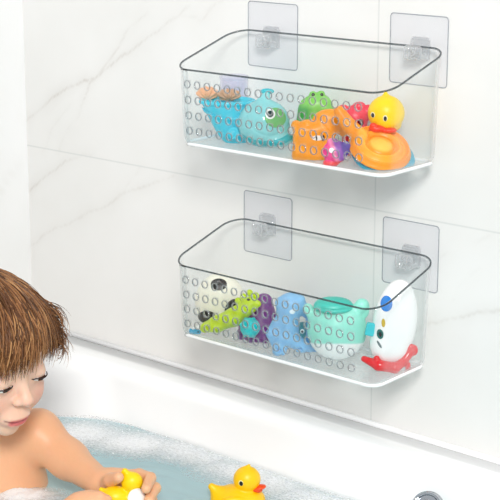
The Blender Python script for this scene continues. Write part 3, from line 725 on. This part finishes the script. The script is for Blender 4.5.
# ---------------- ducks in the bath
def duckbody(P):
    d=su(5,ell(P,(0,0,-4),(27,19,14)),cap(P,(-20,0,3),(-26,0,9),7,3.5))
    d=su(3,d,ell(P,(9,0,17),(13.5,12.5,13)),cap(P,(9,0,28),(11,0,31.5),3,1.4))
    d=su(2,d,ell(P,(-4,-16,-2),(13,4,7)),ell(P,(-4,16,-2),(13,4,7)))
    return d
t=Toy('rubber_duck','yellow rubber duck floating on the bath water by the tub rim','rubber duck',(0.1290,-0.1600,-0.5100),.00115,WZ-.006,RUB,'yellow rubber ducks',rz=FACE)
t.part('duck_body',duckbody,((-32,-24,-20),(32,24,34)),'#ffc905',.9)
def duckface(t):
    e=t.part('eye',patch(duckbody,(3,-12,17.5),(2.4,6,3),.3),((-2,-20,12),(9,-6,24)),'#fff3b0',.35,GLOSSY)
    t.part('pupil',patch(duckbody,(3.2,-12,17.3),(1.9,6,2.4),.6),((-2,-20,12),(9,-6,24)),'#1a1712',.35,GLOSSY,e)
    t.part('bill',lambda P:su(1.5,ell(P,(21,-4,10),(7,5.5,2.2),rotm(ry=-.18)),ell(P,(19,-4,7.5),(5.5,5,1.8),rotm(ry=.1))),((8,-12,3),(32,6,15)),'#f0501e',.5)
duckface(t)
t=Toy('rubber_duck','yellow rubber duck with a white belly held in the hands of the bathing child','rubber duck',(0.0800,-0.2900,-0.4710),  .00084,-0.4870,RUB,'yellow rubber ducks',rz=FACE)
def hduck(P):
    d=su(5,ell(P,(8,0,8),(14,12,13)),cap(P,(3,0,18),(-1,0,23),3.4,2.2),cap(P,(-1,0,23),(-4,0,21),2.2,1.5))
    d=su(4,d,ell(P,(-14,-2,-12),(19,15,14)),ell(P,(12,-2,-14),(14,14,13)),cap(P,(-26,0,-10),(-32,0,-3),6,3))
    return d
t.part('duck_body',hduck,((-38,-20,-30),(30,20,28)),'#fdd90f',.9)
t.part('white_belly',patch(hduck,(15,-13,-10),(12,16,13),.8),((0,-34,-28),(34,6,4)),'#fdfdfb',.7)

# ------------------------------------------------------------------ the bathing child
person=thing('person','bare shouldered toddler with tousled brown hair sitting in the bath holding a duck','person',(-0.1160,-0.3300,-0.6060),0)
HO=A(-.0983,-.3581,-.4052); HS=.9716
MH=A([-.0242,-.9679,.2503],[.9997,-.021,.0156],[-.0098,.2506,.968])
def h2w(q): return (MH@A(*q))*HS+HO
PO=A(*person.location)
SK=pmat('skin',attr=True,rough=.42,sub=.35,subrad=(.012,.005,.003),noise=(90,.06))
def headfn(P):
    Q=((P-HO)@MH)/HS; Q=Q.copy(); X_=np.abs(Q[...,0]); S=np.stack([X_,Q[...,1],Q[...,2]],-1)
    d=ell(Q,(0,.012,.098),(.069,.082,.068))
    d=su(.02,d,ell(Q,(0,-.026,.062),(.055,.050,.056)),ell(Q,(0,-.030,.030),(.040,.040,.030)))
    d=su(.014,d,ell(S,(.033,-.047,.044),(.023,.023,.023)))          # cheeks
    d=su(.010,d,ell(Q,(0,-.063,.013),(.015,.012,.012)))             # chin
    d=su(.012,d,ell(Q,(0,-.057,.108),(.040,.018,.022)))             # forehead
    d=ss(.012,d,ell(S,(.026,-.090,.077),(.015,.013,.010)))          # eye sockets
    d=su(.008,d,ell(S,(.026,-.0655,.078),(.0130,.0125,.0115)))       # lids
    d=su(.006,d,cap(Q,(0,-.072,.080),(0,-.083,.062),.005,.0068))    # nose
    d=su(.004,d,ell(Q,(0,-.0865,.0575),(.0080,.0072,.0066)),ell(S,(.0080,-.080,.0545),(.0055,.006,.0048)))
    d=ss(.002,d,ell(S,(.0042,-.085,.0510),(.0024,.004,.0018)))
    m=.026+ .10*X_                                                   # mouth: slight smile
    d=su(.006,d,ell(Q,(0,-.072,.031),(.020,.012,.013)))
    d=su(.003,d,ell(S,(.005,-.0785,.0325),(.011,.0042,.0032)),ell(Q,(0,-.0775,.0232),(.0125,.0045,.0038)))
    mz=np.abs(Q[...,2]-(.0280+6.0*X_**2))
    d=d+.0016*np.exp(-(mz/.0013)**2)*np.clip((.021-X_)/.004,0,1)*(Q[...,1]<-.05)
    d=su(.004,d,ell(S,(.071,.006,.070),(.007,.014,.019)))           # ears
    d=ss(.003,d,ell(S,(.079,.002,.072),(.005,.008,.012)))
    return d*HS
NK=A(*h2w((0,.022,.018)))
SHL=A(*(-0.0810,-0.2750,-0.4550)); NB=A(*(-0.1530,-0.3050,-0.4820)); SHR=NB+(NB-SHL)*A(1,1,.6); 
CH=A(*(-0.1380,-0.3050,-0.5290)); BE=A(CH[0]-.01,CH[1],-.62); HP=A(CH[0]-.01,CH[1],-.70)
e1=(SHL-SHR)/np.linalg.norm(SHL-SHR); e1[2]=0; e1/=np.linalg.norm(e1); e3=A(0,0,1.); e2=np.cross(e3,e1); MT=np.stack([e1,e2,e3],1)
EL=A(*(-0.0340,-0.2690,-0.4770)); WR=A(*(0.0310,-0.2810,-0.4830))
def hand_l(P):
    d=chain(P,[tuple(WR),(0.0400,-0.2750,-0.4820),(0.0510,-0.2680,-0.4800)],[.0150,.0155,.0150],.006)
    d=su(.006,d,ell(P,(0.0520,-0.2650,-0.4830),(.018,.016,.014)))
    fs=[([(0.0530,-0.2690,-0.4730),(0.0740,-0.2630,-0.4670),(0.0940,-0.2660,-0.4640),(0.1070,-0.2860,-0.4660)],[.0075,.0070,.0063,.0053]),
        ([(0.0540,-0.2670,-0.4800),(0.0720,-0.2570,-0.4770),(0.0960,-0.2610,-0.4770),(0.1080,-0.2830,-0.4800)],[.0076,.0072,.0065,.0055]),
        ([(0.0520,-0.2690,-0.4860),(0.0680,-0.2580,-0.4880),(0.0930,-0.2640,-0.4900),(0.1050,-0.2850,-0.4920)],[.0075,.0070,.0062,.0052]),
        ([(0.0490,-0.2720,-0.4900),(0.0630,-0.2650,-0.4970),(0.0850,-0.2710,-0.5000),(0.0980,-0.2900,-0.5000)],[.0075,.0068,.0060,.0050])]
    for p,r in fs: d=su(.0025,d,chain(P,p,r,.002))
    d=su(.003,d,chain(P,[(0.0460,-0.2850,-0.4780),(0.0620,-0.2950,-0.4660),(0.0810,-0.3020,-0.4550)],[.0095,.0078,.0058],.003))
    return d
def hand_r(P):
    d=chain(P,[(0.0490,-0.3570,-0.4940),(0.0620,-0.3420,-0.4820),(0.0680,-0.3330,-0.4800)],[.0170,.0155,.0160],.006)
    fs=[([(0.0660,-0.3330,-0.4750),(0.0760,-0.3270,-0.4720),(0.0810,-0.3200,-0.4750)],[.0080,.0072,.0056]),
        ([(0.0680,-0.3330,-0.4810),(0.0840,-0.3280,-0.4790),(0.0900,-0.3190,-0.4830)],[.0080,.0072,.0058]),
        ([(0.0680,-0.3330,-0.4900),(0.0840,-0.3290,-0.4900),(0.0900,-0.3200,-0.4940)],[.0078,.0070,.0056]),
        ([(0.0660,-0.3340,-0.4970),(0.0790,-0.3300,-0.5000),(0.0840,-0.3220,-0.5050)],[.0070,.0062,.0050]),
        ([(0.0570,-0.3310,-0.4820),(0.0550,-0.3160,-0.4820),(0.0560,-0.3030,-0.4850)],[.0085,.0074,.0058])]
    for p,r in fs: d=su(.0025,d,chain(P,p,r,.002))
    return d
ELR=SHR+A(.06,-.03,-.10); 
def bodyfn(P):
    hd=headfn(P)
    t=cap(P,tuple(NK),tuple(NB),.036,.036)
    t=su(.03,t,cap(P,tuple(SHL),tuple(SHR),.027,.027),ell(P,tuple(CH),(.075,.056,.085),MT))
    t=su(.03,t,ell(P,tuple(BE),(.070,.062,.085),MT),ell(P,tuple(HP),(.080,.065,.060),MT))
    k=A(*(-0.0060,-0.3150,-0.6500)); 
    for s in (-1,1):
        h=HP+e1*s*.045; kn=h+A(.15,.0,.05)+e1*s*.03; ft=kn+A(.13,0,-.045)
        t=su(.02,t,cap(P,tuple(h),tuple(kn),.042,.032),chain(P,[tuple(kn),tuple(ft),tuple(ft+A(.045,0,.01))],[.030,.020,.015],.01))
    hd=su(.012,hd,t)
    arm=chain(P,[tuple(SHL+A(0,0,-.002)),tuple(EL),tuple(WR)],[.0265,.0212,.0150],.012)
    arm2=chain(P,[tuple(SHR),tuple(ELR),(0.0490,-0.3570,-0.4940)],[.027,.023,.0170],.012)
    d=su(.014,hd,arm,arm2)
    return su(.005,d,hand_l(P),hand_r(P))
def skincol(V):
    Q=((V-HO)@MH)/HS; n=len(V); X_=np.abs(Q[:,0])
    c=np.tile(L('#efb78e'),(n,1)); head=1/(1+np.exp(-(Q[:,2]+.01)*300))*(np.linalg.norm(Q-A(0,0,.09),axis=1)<.13)
    c=c*(1-head[:,None])+L('#f4c9b0')[None]*head[:,None]
    def blob(cc,r,k): 
        S=np.stack([X_,Q[:,1],Q[:,2]],1); return np.clip(np.exp(-(np.linalg.norm((S-A(*cc))/A(*r),axis=1))**2)*k,0,1)[:,None]
    w=blob((.036,-.066,.048),(.020,.02,.017),.55); c=c*(1-w)+L('#ee9f8e')*w
    w=blob((0,-.095,.056),(.010,.010,.008),.3); c=c*(1-w)+L('#ee9f8e')*w
    zc=Q[:,2]-(.0275+4*X_**2); lip=(1/(1+np.exp(-(.0043-np.abs(zc))*2500)))*(1/(1+np.exp(-(.0145-X_)*1500)))*(Q[:,1]<-.062)
    c=c*(1-lip[:,None])+L('#dd7474')[None]*lip[:,None]
    ml=np.exp(-((Q[:,2]-(.0280+6.0*X_**2))/.0011)**2)*(X_<.019)*(Q[:,1]<-.062); c=c*(1-.75*ml[:,None])+L('#7c2b30')[None]*.75*ml[:,None]
    br=np.exp(-((Q[:,2]-(.0985-3.5*(X_-.024)**2*10))/.0032)**2)*(1/(1+np.exp(-(X_-.009)*900)))*(1/(1+np.exp(-(.040-X_)*900)))*(Q[:,1]<-.04)
    c=c*(1-  .65*br[:,None])+L('#8a5a3c')[None]*  .65*br[:,None]
    return c
sdf_obj('body',bodyfn,(-.34,-.62,-.775),(.20,-.16,-.21),.0021,SK,person,skincol,lambda v:v-PO)
# eyes looking down under lowered lids
LASH=pmat('eyelash','#2c1a12',rough=.6)
EYE=pmat('eye_gloss',attr=True,rough=.08)
for s in(-1,1):
    ec=(.026*s,-.0668,.0768)
    def eyef(P): 
        Q=((P-HO)@MH)/HS; d=ell(Q,ec,(.0122,.0136,.0118)); 
        return np.maximum(d,np.abs(Q[...,2]-.0735)-.0022)*HS
    def ecol(V):
        Q=((V-HO)@MH)/HS; r=np.hypot(Q[:,0]-ec[0]-.001,Q[:,2]-.0735); return np.where((r<.0058)[:,None],np.where((r<.003)[:,None],L('#0c0806')[None],L('#3d2415')[None]),L('#f3ece8')[None])
    w0=h2w(ec); sdf_obj('eye',eyef,tuple(w0-.018),tuple(w0+.018),.0007,EYE,person,ecol,lambda v:v-PO)
    V=[];pts=[];rr=[]
    for k in range(13):
        a=-1.15+2.3*k/12; x=ec[0]+.0150*math.sin(a); y=ec[1]-.0150*math.cos(a)*.98+.001; z=.0768-.0022*math.cos(a*1.2)+(.0008 if abs(a)<.6 else -.001)
        pts.append(h2w((x,y,z))-PO); rr.append(.0003+.0005*math.cos(a))
    bead('eyelash',pts,rr,LASH,6,False,person)
# hair: a cap and many locks combed down from the crown
HAIR=pmat('brown_hair',attr=True,rough=.42,spec=.4)
hc=A(0,.006,.098); hr=A(.075,.0925,.072)
def hend(phi):      # how far down a lock reaches, by direction (0 = forehead, positive = the child's left, pi = nape)
    xs_=[-PI,-1.6,-.9,-.3,.15,.45,.65,.85,1.3,2.0,PI]; ys_=[2.14,2.14,2.05,1.97,1.86,1.68,1.70,1.93,2.12,2.14,2.12]
    return float(np.interp(phi,xs_,ys_))
crown=A(0,.040,0)
def hpt(phi,th,off):
    """point on the scalp ellipsoid: polar axis tilted back"""
    tb=-.42
    v=A(math.sin(th)*math.sin(phi),-math.sin(th)*math.cos(phi),math.cos(th))
    v=A(v[0],v[1]*math.cos(tb)-v[2]*math.sin(tb),v[1]*math.sin(tb)+v[2]*math.cos(tb))
    return hc+v*(hr+off)
nphi,nth=72,30; V=[];F=[]
for j in range(nth+1):
    for i in range(nphi):
        phi=2*PI*i/nphi; pp=(phi+PI)%(2*PI)-PI; th=(.02+(hend(pp)-.16-.02)*j/nth)
        lump=.0022*math.sin(phi*17+th*2)+.0013*math.sin(phi*31+1)
        V.append(h2w(hpt(phi,th,.0005+lump-(.004 if j==nth else 0)))-PO)
for j in range(nth):
    for i in range(nphi): F.append((j*nphi+i,(j+1)*nphi+i,(j+1)*nphi+(i+1)%nphi,j*nphi+(i+1)%nphi))
F.append(tuple(range(nphi))[::-1])
V=np.array(V); hcols=np.array([L('#55361f')*rng.uniform(.8,1.1) for _ in range(len(V))])
hV=[V];hF=[np.array(f) for f in F];hC=[hcols]; base=len(V)
def lock(pts,r0,col,seg=5):
    global base
    n=len(pts); vs=[]
    for i,p in enumerate(pts):
        a=pts[min(i+1,n-1)]-pts[max(i-1,0)]; a=a/(np.linalg.norm(a)+1e-9); out=p-(h2w(hc)-PO); out/=np.linalg.norm(out)
        s=np.cross(a,out); s/=np.linalg.norm(s)+1e-9; u=np.cross(s,a); r=r0*(.35+.65*math.sin(PI*min(1,(i+1)/(n*.6))*.5))*(1-.85*max(0,(i/(n-1)-.6)/.4))
        for k in range(seg): an=2*PI*k/seg; vs.append(p+s*r*1.5*math.cos(an)+u*r*.7*math.sin(an))
    hV.append(np.array(vs)); hC.append(np.array([col*(0.9+.35*(i//seg)/n) for i in range(len(vs))]))
    for i in range(n-1):
        for k in range(seg): hF.append(np.array((base+i*seg+k,base+i*seg+(k+1)%seg,base+(i+1)*seg+(k+1)%seg,base+(i+1)*seg+k)))
    base+=n*seg
PAL=[L(h) for h in('#523319','#6a4427','#7d5230','#96663e','#b08052','#5d3a22')]
for q in range(4200):
    phi=rng.uniform(-PI,PI); th0=rng.uniform(.0,.9)**1.2; th1=hend(phi)+rng.normal(0,.075)-(.0 if rng.random()<.7 else rng.uniform(0,.4))
    if th1-th0<.3: continue
    n=14; w=rng.uniform(0,6); am=rng.uniform(.01,.05); tw=rng.normal(0,.13)+(-.16 if phi<.55 else .10); off=rng.uniform(.0005,.0048); pts=[]
    fl=rng.uniform(0,.010) if abs(phi)>.6 else rng.uniform(0,.002)
    for i in range(n):
        f=i/(n-1); th=th0+(th1-th0)*f; pts.append(h2w(hpt(phi+tw*f*f+am*math.sin(w+f*5),th,off*(.4+.6*f)+fl*f**3+.0012*math.sin(w+f*9)))-PO)
    lock(pts,rng.uniform(.0004,.0010),PAL[rng.integers(len(PAL))]*rng.uniform(.85,1.15))
# loose curls over the temples and ears
for q in range(330):
    sd=1 if q%4 else -1; phi=sd*(rng.uniform(.62,1.9) if sd>0 else rng.uniform(.9,2.1)); th0=rng.uniform(1.05,1.65); n=16; pts=[]; R_=rng.uniform(.004,.010); w=rng.uniform(0,6); turns=rng.uniform(.5,1.3)
    for i in range(n):
        f=i/(n-1); p=hpt(phi+.06*f,th0+.42*f,.003+.010*f); a=w+2*PI*turns*f
        pts.append(h2w(p+A(sd*R_*f*(math.cos(a)*.6+.9),-R_*f*math.sin(a),R_*f*math.cos(a)*.8))-PO)
    lock(pts,rng.uniform(.0004,.0009),PAL[rng.integers(len(PAL))])
me_v=np.concatenate(hV); mesh_obj('hair',me_v,[tuple(int(i) for i in f) for f in hF],HAIR,person,True,np.concatenate(hC))

# ------------------------------------------------------------------ light and camera
w=bpy.data.worlds.new('daylight'); bpy.context.scene.world=w; w.use_nodes=True
nt=w.node_tree; bg=nt.nodes['Background']; bg.inputs['Color'].default_value=(.93,.965,1,1); bg.inputs['Strength'].default_value=.62
def area(name,loc,to,size,power,col=(1,1,1)):
    l=bpy.data.lights.new(name,'AREA'); l.energy=power; l.shape='DISK'; l.size=size; l.color=col
    o=bpy.data.objects.new(name,l); C.objects.link(o); o.location=loc
    o.rotation_euler=(Vector(to)-Vector(loc)).to_track_quat('-Z','Y').to_euler(); return o
area('bathroom_light',(1.75,-1.9,1.15),(.05,-.1,-.2),.60,56,(1,.985,.96))
cam=bpy.data.cameras.new('camera'); co=bpy.data.objects.new('camera',cam); C.objects.link(co)
cam.sensor_width=36; cam.lens=1488.7/500*36; cam.shift_x=.0099; cam.shift_y=-.123; cam.clip_start=.02
co.location=(1.1659,-1.3536,.2025); co.rotation_euler=(PI/2-.2203,0,.7101)
sc=bpy.context.scene; sc.camera=co
sc.view_settings.view_transform='Standard'; sc.view_settings.look='None'; sc.view_settings.gamma=1; sc.view_settings.exposure=0
sc.view_settings.use_curve_mapping=False
sc.cycles.use_denoising=True; sc.cycles.transparent_max_bounces=48; sc.cycles.max_bounces=14
